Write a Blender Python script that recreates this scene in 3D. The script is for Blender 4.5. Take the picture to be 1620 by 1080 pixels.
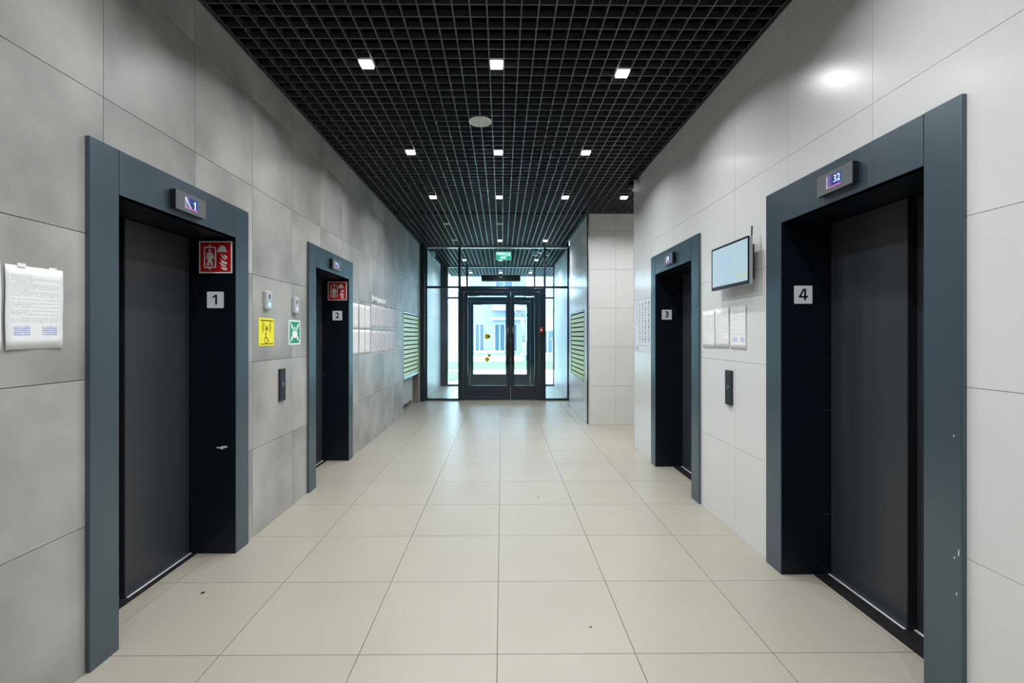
import bpy, bmesh, math, random
from mathutils import Vector, Matrix
random.seed(7)
S = bpy.context.scene
for o in list(bpy.data.objects): bpy.data.objects.remove(o)
C = S.collection

# ------------------------------------------------------------ camera, world, exposure
cam_d = bpy.data.cameras.new('camera'); cam = bpy.data.objects.new('camera', cam_d); C.objects.link(cam)
cam.location = (0, 0, 1.3825)
cam.rotation_euler = (math.radians(90), 0, math.radians(-0.4))
cam_d.sensor_width = 36; cam_d.lens = 16.62
cam_d.shift_x = 10.8/1620; cam_d.shift_y = -10/1620
cam_d.clip_start = 0.02; cam_d.clip_end = 300
S.camera = cam
S.view_settings.view_transform = 'Standard'; S.view_settings.look = 'None'
S.view_settings.exposure = 0.0; S.view_settings.gamma = 1.0
S.view_settings.use_curve_mapping = False
W = bpy.data.worlds.new('overcast_sky'); S.world = W; W.use_nodes = True
bg = W.node_tree.nodes['Background']
bg.inputs['Color'].default_value = (0.80, 0.92, 1.0, 1); bg.inputs['Strength'].default_value = 16.0
LAMP_W = 14.0

# ------------------------------------------------------------ materials
def lin(r, g, b):
    f = lambda c: (c/255/12.92) if c/255 <= .04045 else ((c/255+.055)/1.055)**2.4
    return (f(r), f(g), f(b), 1)
def mat(name, col, rough=.5, metal=0, spec=.5, emit=None, es=0, coat=0):
    m = bpy.data.materials.new(name); m.use_nodes = True
    b = m.node_tree.nodes['Principled BSDF']
    b.inputs['Base Color'].default_value = col
    b.inputs['Roughness'].default_value = rough
    b.inputs['Metallic'].default_value = metal
    b.inputs['Specular IOR Level'].default_value = spec
    if coat:
        b.inputs['Coat Weight'].default_value = coat; b.inputs['Coat Roughness'].default_value = .1
    if emit:
        b.inputs['Emission Color'].default_value = emit; b.inputs['Emission Strength'].default_value = es
    return m
def N(m, t, **kw):
    n = m.node_tree.nodes.new(t)
    for k, v in kw.items(): setattr(n, k, v)
    return n
def noisy(name, c1, c2, scale, rough=.5, r2=None, tile=False, detail=6, contrast=(.35, .65), stretch=(1, 1, 1), metal=0, spec=.5, bump=0, fine=0):
    """procedural two-tone mottling in world space, each tile offset by its own random value"""
    m = mat(name, c1, rough, metal, spec); nt = m.node_tree; L = nt.links; b = nt.nodes['Principled BSDF']
    geo = N(m, 'ShaderNodeNewGeometry'); mp = N(m, 'ShaderNodeMapping'); mp.inputs['Scale'].default_value = stretch
    L.new(geo.outputs['Position'], mp.inputs['Vector'])
    if tile:
        oi = N(m, 'ShaderNodeObjectInfo'); mul = N(m, 'ShaderNodeMath', operation='MULTIPLY'); mul.inputs[1].default_value = 37
        L.new(oi.outputs['Random'], mul.inputs[0]); L.new(mul.outputs[0], mp.inputs['Location'])
    nz = N(m, 'ShaderNodeTexNoise'); nz.inputs['Scale'].default_value = scale; nz.inputs['Detail'].default_value = detail
    L.new(mp.outputs[0], nz.inputs['Vector'])
    mr = N(m, 'ShaderNodeMapRange'); mr.inputs['From Min'].default_value = contrast[0]; mr.inputs['From Max'].default_value = contrast[1]
    L.new(nz.outputs['Fac'], mr.inputs['Value'])
    mx = N(m, 'ShaderNodeMix', data_type='RGBA'); mx.inputs['A'].default_value = c1; mx.inputs['B'].default_value = c2
    L.new(mr.outputs[0], mx.inputs['Factor'])
    out = mx.outputs['Result']
    if tile:
        hv = N(m, 'ShaderNodeHueSaturation'); mr2 = N(m, 'ShaderNodeMapRange')
        mr2.inputs['To Min'].default_value = 1-tile; mr2.inputs['To Max'].default_value = 1+tile
        L.new(oi.outputs['Random'], mr2.inputs['Value']); L.new(mr2.outputs[0], hv.inputs['Value']); L.new(out, hv.inputs['Color'])
        out = hv.outputs['Color']
    L.new(out, b.inputs['Base Color'])
    if r2 is not None:
        mr3 = N(m, 'ShaderNodeMapRange'); mr3.inputs['To Min'].default_value = rough; mr3.inputs['To Max'].default_value = r2
        L.new(mr.outputs[0], mr3.inputs['Value']); L.new(mr3.outputs[0], b.inputs['Roughness'])
    if bump:
        bp = N(m, 'ShaderNodeBump'); bp.inputs['Strength'].default_value = bump; bp.inputs['Distance'].default_value = .002
        L.new(nz.outputs['Fac'], bp.inputs['Height']); L.new(bp.outputs[0], b.inputs['Normal'])
    return m
def glass(name, tint, ior=1.45, rough=0.0):
    m = bpy.data.materials.new(name); m.use_nodes = True; nt = m.node_tree; nt.nodes.remove(nt.nodes['Principled BSDF'])
    t = N(m, 'ShaderNodeBsdfTransparent'); t.inputs['Color'].default_value = tint
    g = N(m, 'ShaderNodeBsdfGlossy'); g.inputs['Roughness'].default_value = rough; g.inputs['Color'].default_value = (.9, 1, 1, 1)
    f = N(m, 'ShaderNodeFresnel'); f.inputs['IOR'].default_value = ior
    x = N(m, 'ShaderNodeMixShader'); L = nt.links
    L.new(f.outputs[0], x.inputs[0]); L.new(t.outputs[0], x.inputs[1]); L.new(g.outputs[0], x.inputs[2])
    L.new(x.outputs[0], nt.nodes['Material Output'].inputs['Surface']); return m
def printed(name, lines, seed, base=(.80, .81, .82, 1), ink=.25, top=.93, bottom=.1, stamps=False, head=False, cols=1):
    """flat print: rows of small grey text on paper, laid out in the sheet's own UVs"""
    m = mat(name, base, .7, spec=.2); nt = m.node_tree; L = nt.links; b = nt.nodes['Principled BSDF']
    uv = N(m, 'ShaderNodeUVMap'); sp = N(m, 'ShaderNodeSeparateXYZ'); L.new(uv.outputs[0], sp.inputs[0])
    def M(op, a, bb=None, c=None):
        n = N(m, 'ShaderNodeMath', operation=op)
        for i, v in enumerate((a, bb, c)):
            if v is None: continue
            if isinstance(v, (int, float)): n.inputs[i].default_value = v
            else: L.new(v, n.inputs[i])
        return n.outputs[0]
    u, v = sp.outputs['X'], sp.outputs['Y']
    rowf = M('MULTIPLY', v, float(lines)); row = M('FLOOR', rowf); fr = M('FRACT', rowf)
    inrow = M('MULTIPLY', M('GREATER_THAN', fr, .3), M('LESS_THAN', fr, .75))
    cb = N(m, 'ShaderNodeCombineXYZ'); L.new(M('MULTIPLY', u, 34.0), cb.inputs[0]); L.new(M('MULTIPLY_ADD', row, 3.7, float(seed)), cb.inputs[1])
    nz = N(m, 'ShaderNodeTexNoise'); nz.inputs['Scale'].default_value = 1; nz.inputs['Detail'].default_value = 1; L.new(cb.outputs[0], nz.inputs['Vector'])
    word = M('GREATER_THAN', nz.outputs['Fac'], .42)
    # ragged right end and the odd blank row
    wn = N(m, 'ShaderNodeTexWhiteNoise', noise_dimensions='1D'); L.new(M('ADD', row, float(seed*13)), wn.inputs['W'])
    rag = M('LESS_THAN', u, M('SUBTRACT', .92, M('MULTIPLY', M('GREATER_THAN', wn.outputs['Value'], .78), .45)))
    blank = M('GREATER_THAN', wn.outputs['Value'], .09)
    area = M('MULTIPLY', M('MULTIPLY', M('GREATER_THAN', u, .1), rag), M('MULTIPLY', M('LESS_THAN', v, top), M('GREATER_THAN', v, bottom)))
    msk = M('MULTIPLY', M('MULTIPLY', inrow, word), M('MULTIPLY', area, blank))
    mx = N(m, 'ShaderNodeMix', data_type='RGBA'); mx.inputs['A'].default_value = base; mx.inputs['B'].default_value = (ink, ink, ink*1.05, 1)
    L.new(M('MULTIPLY', msk, .42), mx.inputs['Factor']); out = mx.outputs['Result']
    if stamps:
        def rect(u0, u1, v0, v1):
            return M('MULTIPLY', M('MULTIPLY', M('GREATER_THAN', u, u0), M('LESS_THAN', u, u1)), M('MULTIPLY', M('GREATER_THAN', v, v0), M('LESS_THAN', v, v1)))
        st = M('ADD', rect(.14, .43, .17, .28), rect(.64, .9, .17, .28))
        r2 = M('FRACT', M('MULTIPLY', v, 38.0)); ln = M('MULTIPLY', M('GREATER_THAN', r2, .4), M('GREATER_THAN', nz.outputs['Fac'], .36))
        mx2 = N(m, 'ShaderNodeMix', data_type='RGBA'); mx2.inputs['B'].default_value = (.16, .25, .62, 1); L.new(out, mx2.inputs['A'])
        L.new(M('MULTIPLY', M('MULTIPLY', st, ln), .8), mx2.inputs['Factor']); out = mx2.outputs['Result']
    L.new(out, b.inputs['Base Color']); return m

M_concrete = noisy('concrete_look_porcelain', lin(173, 172, 168), lin(139, 139, 136), 1.9, .42, None, tile=.05, contrast=(.36, .66), detail=8)
M_white = noisy('white_glossy_porcelain', lin(214, 215, 214), lin(207, 208, 208), 1.1, .26, None, tile=.012, contrast=(.1, .9), detail=2)
M_matte = noisy('white_matt_porcelain', lin(208, 207, 205), lin(200, 200, 198), 1.1, .4, None, tile=.012, contrast=(.1, .9), detail=2)
M_floor = noisy('beige_porcelain_floor', lin(161, 156, 144), lin(157, 152, 140), 1.5, .37, None, spec=.42, tile=.012, contrast=(.3, .7), detail=4)
M_grout_d = mat('dark_grout', lin(92, 92, 90), .9)
M_grout_l = mat('light_grout', lin(190, 190, 189), .9)
M_grout_f = mat('floor_grout', lin(118, 110, 98), .9)
M_void = mat('black_painted_void', (.002, .002, .0025, 1), .9, spec=0)
M_strip = mat('black_ceiling_strip', lin(63, 66, 72), .34, spec=.6)
M_steel = noisy('anthracite_powder_coat', lin(34, 51, 62), lin(29, 46, 57), 3, .32, .38, stretch=(1, 1, .4), spec=1.0)
M_steel.node_tree.nodes['Principled BSDF'].inputs['IOR'].default_value = 1.75; M_steel.node_tree.nodes['Principled BSDF'].inputs['Specular Tint'].default_value = (.76, .91, 1, 1)
M_steel_shade = noisy('anthracite_shade_copy', lin(4, 18, 28), lin(2, 14, 24), 3, .4, .45, stretch=(1, 1, .4), spec=.35)  # darker copy of the jamb coat, with the recess shade put into its colour
M_panel = noisy('elevator_door_brushed_dark_steel', lin(50, 54, 60), lin(46, 50, 56), 5, .36, .40, stretch=(1, 4, .15), spec=.5)
M_seam = mat('plain_black', (.006, .006, .007, 1), .6)
M_silver = mat('satin_aluminium', lin(190, 192, 195), .3, 1)
M_sill = noisy('worn_dark_sill', lin(46, 46, 46), lin(22, 22, 22), 14, .4, .7, metal=.4)
M_frame = mat('dark_teal_aluminium_frame', lin(14, 38, 50), .28, spec=.8)
M_clear = glass('clear_glass', (.84, .93, .96, 1))
M_clear2 = glass('outer_clear_glass', (.88, .95, .975, 1))
M_lamp = mat('lamp_diffuser', (1, 1, 1, 1), .5, emit=(1, .99, .97, 1), es=6)
M_lamp_off = mat('unlit_lamp_diffuser', (.3, .3, .3, 1), .5)
M_whitep = mat('white_plastic', lin(225, 226, 226), .4)
M_greyp = mat('light_grey_plastic', lin(176, 180, 184), .4)
M_darkp = mat('dark_plastic', lin(20, 22, 25), .3)
M_plate = mat('pale_number_plate', lin(234, 240, 246), .45)
M_black = mat('black_print', (.006, .006, .008, 1), .6)
M_red = mat('fire_red', lin(196, 14, 22), .45)
M_signw = mat('sign_white', lin(240, 242, 242), .5)
M_yellow = mat('sign_yellow', lin(240, 232, 48), .45)
M_olive = mat('tactile_olive', lin(72, 66, 8), .5)
M_green = mat('assembly_green', lin(20, 150, 108), .45)
M_lime = noisy('lime_mailbox_paint', lin(206, 214, 128), lin(196, 205, 118), 3, .35)
M_ral = mat('radiator_white', lin(214, 216, 216), .35)
M_niche = noisy('grey_niche_plaster', lin(140, 138, 134), lin(124, 122, 119), 3, .6)
M_exit = mat('exit_sign_green', lin(20, 160, 110), .4, emit=lin(50, 215, 160), es=.75)
M_exitw = mat('exit_sign_lettering', (1, 1, 1, 1), .5, emit=(.9, 1, .97, 1), es=1.1)
M_ledg = mat('green_led', (.2, 1, .5, 1), .4, emit=(.2, 1, .5, 1), es=1.6)
M_redbox = mat('red_call_box', lin(214, 40, 36), .4)
def film(name, col):
    m = mat(name, col, .5); nt = m.node_tree; b = nt.nodes['Principled BSDF']; t = N(m, 'ShaderNodeBsdfTranslucent'); t.inputs['Color'].default_value = col
    x = N(m, 'ShaderNodeMixShader'); x.inputs[0].default_value = .5
    nt.links.new(b.outputs[0], x.inputs[1]); nt.links.new(t.outputs[0], x.inputs[2]); nt.links.new(x.outputs[0], nt.nodes['Material Output'].inputs['Surface']); return m
M_stick_y = film('yellow_sticker', lin(226, 208, 10))
M_stick_o = film('orange_sticker', lin(236, 176, 40))
M_chip = mat('bare_metal_chip', lin(205, 210, 214), .5)
M_asph = noisy('pale_paving', lin(205, 208, 208), lin(185, 188, 188), .8, .8)
M_grass = noisy('lawn_green', lin(78, 128, 50), lin(62, 108, 40), 3, .9)
M_bld_w = mat('white_render_facade', lin(168, 176, 184), .8)
M_bld_g = mat('grey_facade', lin(118, 128, 142), .8)
M_bld_b = noisy('pink_brick', lin(140, 104, 98), lin(104, 74, 70), 20, .85)
M_pane_d = mat('distant_window_pane', lin(62, 82, 98), .1, spec=.2)
M_bark = noisy('pale_bark', lin(140, 130, 120), lin(104, 94, 88), 9, .9)
M_wood = mat('brown_post', lin(130, 96, 84), .8)

# ------------------------------------------------------------ mesh helpers
class MB:
    def __init__(s): s.v = []; s.f = []; s.mi = []; s.cur = 0; s.sm = []
    def mat(s, i): s.cur = i; return s
    def face(s, idx, smooth=False): s.f.append(idx); s.mi.append(s.cur); s.sm.append(smooth)
    def box(s, x0, x1, y0, y1, z0, z1):
        x0, x1 = sorted((x0, x1)); y0, y1 = sorted((y0, y1)); z0, z1 = sorted((z0, z1)); b = len(s.v)
        s.v += [(x0,y0,z0),(x1,y0,z0),(x1,y1,z0),(x0,y1,z0),(x0,y0,z1),(x1,y0,z1),(x1,y1,z1),(x0,y1,z1)]
        for q in ((0,3,2,1),(4,5,6,7),(0,1,5,4),(1,2,6,5),(2,3,7,6),(3,0,4,7)): s.face([b+i for i in q])
        return s
    def cyl(s, p0, p1, r0, r1=None, n=16, caps=True, smooth=True):
        r1 = r0 if r1 is None else r1; p0 = Vector(p0); p1 = Vector(p1); d = (p1-p0).normalized()
        a = d.orthogonal().normalized(); bb = d.cross(a); k = len(s.v)
        for p, r in ((p0, r0), (p1, r1)):
            for i in range(n):
                t = 2*math.pi*i/n; s.v.append(tuple(p+a*math.cos(t)*r+bb*math.sin(t)*r))
        for i in range(n): s.face([k+i, k+(i+1) % n, k+n+(i+1) % n, k+n+i], smooth)
        if caps: s.face([k+i for i in range(n)][::-1]); s.face([k+n+i for i in range(n)])
        return s
    def lathe(s, c, axis, prof, n=24):
        """profile of (distance along axis, radius)"""
        for (d0, r0), (d1, r1) in zip(prof, prof[1:]):
            c0 = Vector(c)+Vector(axis)*d0; c1 = Vector(c)+Vector(axis)*d1
            d = Vector(axis); a = d.orthogonal().normalized(); bb = d.cross(a); k = len(s.v)
            for p, r in ((c0, r0), (c1, r1)):
                for i in range(n):
                    t = 2*math.pi*i/n; s.v.append(tuple(p+a*math.cos(t)*max(r, 1e-4)+bb*math.sin(t)*max(r, 1e-4)))
            for i in range(n): s.face([k+i, k+(i+1) % n, k+n+(i+1) % n, k+n+i], True)
        return s
    def prism(s, P, pts, w0, w1):
        """polygon pts (u,v) extruded from depth w0 to w1 through the plane map P"""
        n = len(pts); k = len(s.v)
        s.v += [tuple(P(u, v, w1)) for u, v in pts]+[tuple(P(u, v, w0)) for u, v in pts]
        s.face(list(range(k, k+n)))
        for i in range(n): s.face([k+i, k+n+i, k+n+(i+1) % n, k+(i+1) % n])
        s.face(list(range(k+n, k+2*n))[::-1])
        return s
    def build(s, name, mats, parent=None, bevel=0, loc=None, seg=2):
        if not isinstance(mats, (list, tuple)): mats = [mats]
        off = Vector((0, 0, 0)) if parent is None else Vector(parent.get('_o', (0, 0, 0)))
        me = bpy.data.meshes.new(name)
        if parent is None and loc is not None: off = Vector(loc)
        me.from_pydata([tuple(Vector(v)-off) for v in s.v], [], s.f)
        for m in mats: me.materials.append(m)
        for p, mi, sm in zip(me.polygons, s.mi, s.sm): p.material_index = mi; p.use_smooth = sm
        bm = bmesh.new(); bm.from_mesh(me); bmesh.ops.recalc_face_normals(bm, faces=bm.faces); bm.to_mesh(me); bm.free()
        o = bpy.data.objects.new(name, me); C.objects.link(o)
        if parent is not None: o.parent = parent; o['_o'] = tuple(off)
        elif loc is not None: o.location = loc; o['_o'] = tuple(loc)
        if bevel:
            md = o.modifiers.new('edge', 'BEVEL'); md.width = bevel; md.segments = seg; md.limit_method = 'ANGLE'
        return o
def thing(name, loc, label, cat, group=None):
    o = bpy.data.objects.new(name, None); C.objects.link(o); o.location = loc; o['_o'] = tuple(loc)
    o.empty_display_size = .05
    o['label'] = label; o['category'] = cat
    if group: o['group'] = group
    return o
def tag(o, label, cat, group=None):
    o['label'] = label; o['category'] = cat
    if group: o['group'] = group
    return o
def struct(o): o['kind'] = 'structure'; return o
def onleft(x, y, z):      # plane on the left wall: u runs away from the viewer, normal into the corridor
    return lambda u, v, w=0: Vector((x+w, y+u, z+v))
def onright(x, y, z):     # plane on the right wall: u runs towards the viewer
    return lambda u, v, w=0: Vector((x-w, y-u, z+v))
def facing(x, y, z):      # plane facing the viewer
    return lambda u, v, w=0: Vector((x+u, y-w, z+v))
def rect(u0, u1, v0, v1): return [(u0, v0), (u1, v0), (u1, v1), (u0, v1)]
def rrect(u0, u1, v0, v1, r, n=4):
    pts = []
    for cx, cy, a in ((u1-r, v0+r, -90), (u1-r, v1-r, 0), (u0+r, v1-r, 90), (u0+r, v0+r, 180)):
        for i in range(n+1):
            t = math.radians(a+90*i/n); pts.append((cx+r*math.cos(t), cy+r*math.sin(t)))
    return pts
def circ(cx, cy, r, n=20, ry=None): return [(cx+r*math.cos(2*math.pi*i/n), cy+(ry or r)*math.sin(2*math.pi*i/n)) for i in range(n)]
def stroke(pts, w):
    """thick polyline outline as separate quads"""
    out = []
    for (x0, y0), (x1, y1) in zip(pts, pts[1:]):
        d = math.hypot(x1-x0, y1-y0) or 1e-6; nx, ny = -(y1-y0)/d*w/2, (x1-x0)/d*w/2
        out.append([(x0+nx, y0+ny), (x0-nx, y0-ny), (x1-nx, y1-ny), (x1+nx, y1+ny)])
    return out
def arc(cx, cy, r, a0, a1, n=14): return [(cx+r*math.cos(math.radians(a0+(a1-a0)*i/n)), cy+r*math.sin(math.radians(a0+(a1-a0)*i/n))) for i in range(n+1)]
def text_into(mb, P, s, u, v, size, w0, w1, bold=0.0, align='CENTER', sx=1.0):
    cu = bpy.data.curves.new('t', 'FONT'); cu.body = s; cu.size = size; cu.align_x = align; cu.align_y = 'CENTER'; cu.offset = bold
    cu.resolution_u = 3
    ob = bpy.data.objects.new('t', cu); C.objects.link(ob); bpy.context.view_layer.update()
    dg = bpy.context.evaluated_depsgraph_get(); me = bpy.data.meshes.new_from_object(ob.evaluated_get(dg))
    k = len(mb.v)
    mb.v += [tuple(P(u+vv.co.x*sx, v+vv.co.y, w1)) for vv in me.vertices]
    for p in me.polygons: mb.face([k+i for i in p.vertices])
    if w1-w0 > .001:
        n = len(me.vertices); mb.v += [tuple(P(u+vv.co.x*sx, v+vv.co.y, w0)) for vv in me.vertices]
        ec = {}
        for p in me.polygons:
            for e in p.edge_keys: ec[e] = ec.get(e, 0)+1
        for (a, b_), c_ in ec.items():
            if c_ == 1: mb.face([k+a, k+b_, k+n+b_, k+n+a])
    bpy.data.objects.remove(ob); bpy.data.curves.remove(cu); bpy.data.meshes.remove(me)

def subtract(outer, holes):
    """rectangle (u0,u1,v0,v1) minus holes -> disjoint rectangles"""
    us = sorted({outer[0], outer[1]} | {min(max(h[i], outer[0]), outer[1]) for h in holes for i in (0, 1)})
    out = []
    for a, b in zip(us, us[1:]):
        if b-a < 1e-6: continue
        mid = (a+b)/2; vs = [(h[2], h[3]) for h in holes if h[0] < mid < h[1]]
        cur = [(outer[2], outer[3])]
        for h0, h1 in vs:
            nxt = []
            for c0, c1 in cur:
                if h0 > c0: nxt.append((c0, min(c1, h0)))
                if h1 < c1: nxt.append((max(c0, h1), c1))
            cur = [c for c in nxt if c[1]-c[0] > 1e-6]
        out += [(a, b, c0, c1) for c0, c1 in cur]
    return out
def tiles(parent, name, mats, P3, us, vs, regions, thick, gap=.003):
    """one object per tile; P3(u,v,w)->xyz; full tiles share one mesh"""
    shared = {}
    for u0, u1 in zip(us, us[1:]):
        for v0, v1 in zip(vs, vs[1:]):
            rs = []
            for r in regions:
                a, b = max(u0, r[0]), min(u1, r[1]); c, d = max(v0, r[2]), min(v1, r[3])
                if b-a > .012 and d-c > .012:
                    g = gap/2
                    rs.append((a+g if abs(a-u0) < 1e-6 else a, b-g if abs(b-u1) < 1e-6 else b, c+g if abs(c-v0) < 1e-6 else c, d-g if abs(d-v1) < 1e-6 else d))
            if not rs: continue
            full = len(rs) == 1 and abs(rs[0][0]-u0-gap/2) < 1e-6 and abs(rs[0][1]-u1+gap/2) < 1e-6 and abs(rs[0][2]-v0-gap/2) < 1e-6 and abs(rs[0][3]-v1+gap/2) < 1e-6
            key = (round(u1-u0, 5), round(v1-v0, 5))
            org = P3(u0, v0, 0)
            if full and key in shared: me = shared[key]
            else:
                mb = MB()
                for a, b, c, d in rs: 
                    p, q = P3(a, c, 0)-org, P3(b, d, thick)-org
                    mb.box(p.x, q.x, p.y, q.y, p.z, q.z)
                me = bpy.data.meshes.new(name); me.from_pydata(mb.v, [], mb.f); me.materials.append(mats)
                if full: shared[key] = me
            o = bpy.data.objects.new(name, me); C.objects.link(o); o.parent = parent; o.location = org-Vector(parent.get('_o', (0, 0, 0)))
def steps(a, b, st, org):
    k0 = math.ceil((a-org)/st-1e-6); r = [a]
    while org+k0*st < b-1e-6:
        if org+k0*st > a+1e-6: r.append(org+k0*st)
        k0 += 1
    return r+[b]

CZ = 3.257; XL = -1.705; XR = 1.63; XP = 1.335; YG = 10.03; YG2 = 12.9; YB = -3.4
ZV = [0, .6, 1.2, 1.8, 2.4, 3.0, 3.30]
# ------------------------------------------------------------ elevators: openings
# side, outer near, inner near, inner far, outer far, z open, z top, x face, x door, x sill
EL = [(-1, 1.945, 2.095, 3.008, 3.159, 2.0, 2.2, 1.685, 1.978, 1.93),
      (-1, 4.146, 4.302, 5.222, 5.363, 2.0, 2.2, 1.685, 1.978, 1.93),
      (1, 3.860, 4.015, 4.960, 5.105, 2.02, 2.22, 1.612, 1.90, 1.80),
      (1, 1.646, 1.798, 2.720, 2.876, 2.03, 2.23, 1.612, 1.90, 1.80)]
# ------------------------------------------------------------ floor
fregs = [(XL-.012, XR+.012, YB, 5.81), (XL-.012, 3.5, 5.81, 7.3), (XL-.012, XP+.012, 7.3, 9.28), (XL-.012, 1.44, 9.28, 13.4)]
for e in EL:
    fregs.append((-e[9], XL-.012, e[2], e[3]) if e[0] < 0 else (XR+.012, e[9], e[2], e[3]))
fregs.append((-1.95, XL-.012, 8.17, 9.70))
m = MB(); m.box(-2.4, 3.8, YB, 13.6, -.15, -.010); floor = struct(m.build('floor', M_grout_f))
Pf = lambda u, v, w: Vector((u, v, -.010+w))
tiles(floor, 'tile', M_floor, Pf, [-1.82-.6, -1.82, -1.22, -.62, -.02, .58, 1.18, 1.78, 2.38, 2.98, 3.58], steps(YB, 13.4, .605, 2.05), fregs, .010, .0032)

# ------------------------------------------------------------ walls
def grid_wall(name, tmat, gmat, P3, back, urng, uorg, holes_back, holes_tile, ust=.605, vs=ZV, thick=.012, top=3.9, gap=.003):
    m = MB()
    for a, b, c, d in subtract((urng[0], urng[1], -.01, top), holes_back):
        p, q = P3(a, c, 0), P3(b, d, -back); 
        if c > CZ-.01 or d <= CZ+.06: m.box(p.x, q.x, p.y, q.y, p.z, q.z)
        else:
            q2 = P3(b, CZ+.045, -back); m.box(p.x, q2.x, p.y, q2.y, p.z, q2.z)
            m.mat(1); p2 = P3(a, CZ+.045, 0); m.box(p2.x, q.x, p2.y, q.y, p2.z, q.z); m.mat(0)
    w = struct(m.build(name, [gmat, M_void]))
    tiles(w, 'tile', tmat, P3, steps(urng[0], urng[1], ust, uorg), vs, subtract((urng[0], urng[1], 0, vs[-1]), holes_tile), thick, gap)
    return w
hb = [(e[2]-.02, e[3]+.02, -.01, e[5]+.02) for e in EL]; ht = [(e[1]+.02, e[4]-.02, 0, e[6]-.02) for e in EL]
nb = (8.17, 9.70, -.01, 1.79)
PL = lambda u, v, w: Vector((XL-.012+w, u, v)); PR = lambda u, v, w: Vector((XR+.012-w, u, v))
wall_left = grid_wall('wall_left', M_concrete, M_grout_d, PL, .40, (YB, 9.86), 2.035, hb[:2]+[nb], ht[:2]+[(8.17, 9.70, 0, 1.79)])
wall_right = grid_wall('wall_right', M_white, M_grout_l, PR, .40, (YB, 5.81), 2.068, hb[2:], ht[2:], ust=.612, gap=.002)
# niche lining behind the mailboxes and the radiator
m = MB(); m.box(-1.97, -1.95, 8.15, 9.72, 0, 1.80); m.box(-1.95, XL-.001, 9.68, 9.715, 0, .60)
m.box(-1.95, XL-.001, 8.155, 8.17, 0, .63)
struct(m.build('wall_niche', M_niche))
# pier with the right mailboxes
PA = lambda u, v, w: Vector((u, 7.312-w, v))
grid_wall('wall_pier', M_matte, M_grout_l, PA, .10, (XP+.0, 3.5), 1.76, [], [], ust=.6)
PB = lambda u, v, w: Vector((XP+.012-w, u, v))
mh = (7.64, 9.14, .632, 1.79)
grid_wall('wall_pier_side', M_white, M_grout_l, PB, .05, (7.312, 9.28), 7.9, [mh], [mh], ust=.6)
m = MB(); m.box(XP+.055, 2.2, 7.41, 9.27, 0, 3.9); struct(m.build('wall_pier_core', M_void))
m = MB(); m.box(XP-.001, XP+.014, 7.296, 7.312, 0, CZ+.03); struct(m.build('trim_1', M_silver))
m = MB(); m.box(XR-.003, XR+.012, 5.805, 5.822, 0, CZ+.03); struct(m.build('trim_2', M_grout_l))
m = MB(); m.box(XP, 1.60, 9.272, 9.29, 0, 3.9); m.box(1.43, 1.6, 9.29, YG+.05, 0, 3.9); struct(m.build('wall_pier_end', M_frame))
# passage on the right
m = MB(); m.box(XR+.4, 3.9, 5.70, 5.81, 0, 3.9); m.box(3.5, 3.7, 5.81, 7.4, 0, 3.9); struct(m.build('wall_passage', M_matte))
# back of the corridor behind the viewpoint
m = MB(); m.box(-2.2, 2.2, YB-.2, YB, 0, 3.9); struct(m.build('wall_back', M_grout_d))
# vestibule walls
PVL = lambda u, v, w: Vector((-1.675+w, u, v)); PVR = lambda u, v, w: Vector((1.445-w, u, v))
grid_wall('wall_vestibule_left', M_matte, M_grout_l, PVL, .2, (10.06, 12.84), 10.26, [], [])
grid_wall('wall_vestibule_right', M_matte, M_grout_l, PVR, .2, (10.06, 12.84), 10.26, [], [])
# posts at the glazing ends
m = MB(); m.box(XL-.02, -1.612, 9.86, YG+.06, 0, 3.9); struct(m.build('trim_3', M_frame, bevel=.003))
m = MB(); m.box(-1.70, -1.505, 12.84, 13.0, 0, 3.9); struct(m.build('trim_4', M_frame, bevel=.003))

# ------------------------------------------------------------ open-cell ceilings
def cell_ceiling(name, x0, x1, y0, y1, zslab, extra=None):
    m = MB(); m.box(min(x0, -2.2), (3.8 if extra else max(x1, 2.2)), y0, y1, zslab, zslab+.15)
    c = struct(m.build(name, M_void))
    SX, SY, ox, oy = .0995, .1046, .0138, 2.789
    def strips(a, b, c0, c1):
        n = 0
        lm = MB().box(-.004, .004, 0, c1-c0, 0, .040); lme = bpy.data.meshes.new('grid_strip'); lme.from_pydata(lm.v, [], lm.f); lme.materials.append(M_strip)
        cm = MB().box(0, b-a, -.004, .004, 0, .0396); cme = bpy.data.meshes.new('grid_strip'); cme.from_pydata(cm.v, [], cm.f); cme.materials.append(M_strip)
        k = math.ceil((a+.012-ox)/SX)
        while ox+k*SX < b-.012:
            o = bpy.data.objects.new('grid_strip', lme); C.objects.link(o); o.parent = c; o.location = (ox+k*SX, c0, CZ); k += 1
        k = math.ceil((c0+.012-oy)/SY)
        while oy+k*SY < c1-.012:
            o = bpy.data.objects.new('grid_strip', cme); C.objects.link(o); o.parent = c; o.location = (a, oy+k*SY, CZ+.0003); k += 1
    strips(x0, x1, y0, y1)
    if extra: strips(*extra)
    return c
cell_ceiling('ceiling', XL+.03, XR-.03, -.6, 7.28, 3.9, (XR-.03, 3.49, 5.83, 7.28))
m = MB(); m.box(-2.2, 2.2, YB, -.6, CZ+.01, 4.05); struct(m.build('ceiling_rear', M_void))
cell_ceiling('ceiling_far', XL+.03, XP-.005, 7.28, YG-.03, 3.9)
cell_ceiling('ceiling_vestibule', -1.64, 1.42, YG+.06, YG2-.04, 3.9)
cell_ceiling('ceiling_porch', -1.64, 1.9, YG2+.06, 15.2, 3.6)
m = MB(); m.box(XL+.001, XL+.012, YB, 9.85, CZ+.0, CZ+.02); struct(m.build('trim_5', M_strip))
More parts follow.
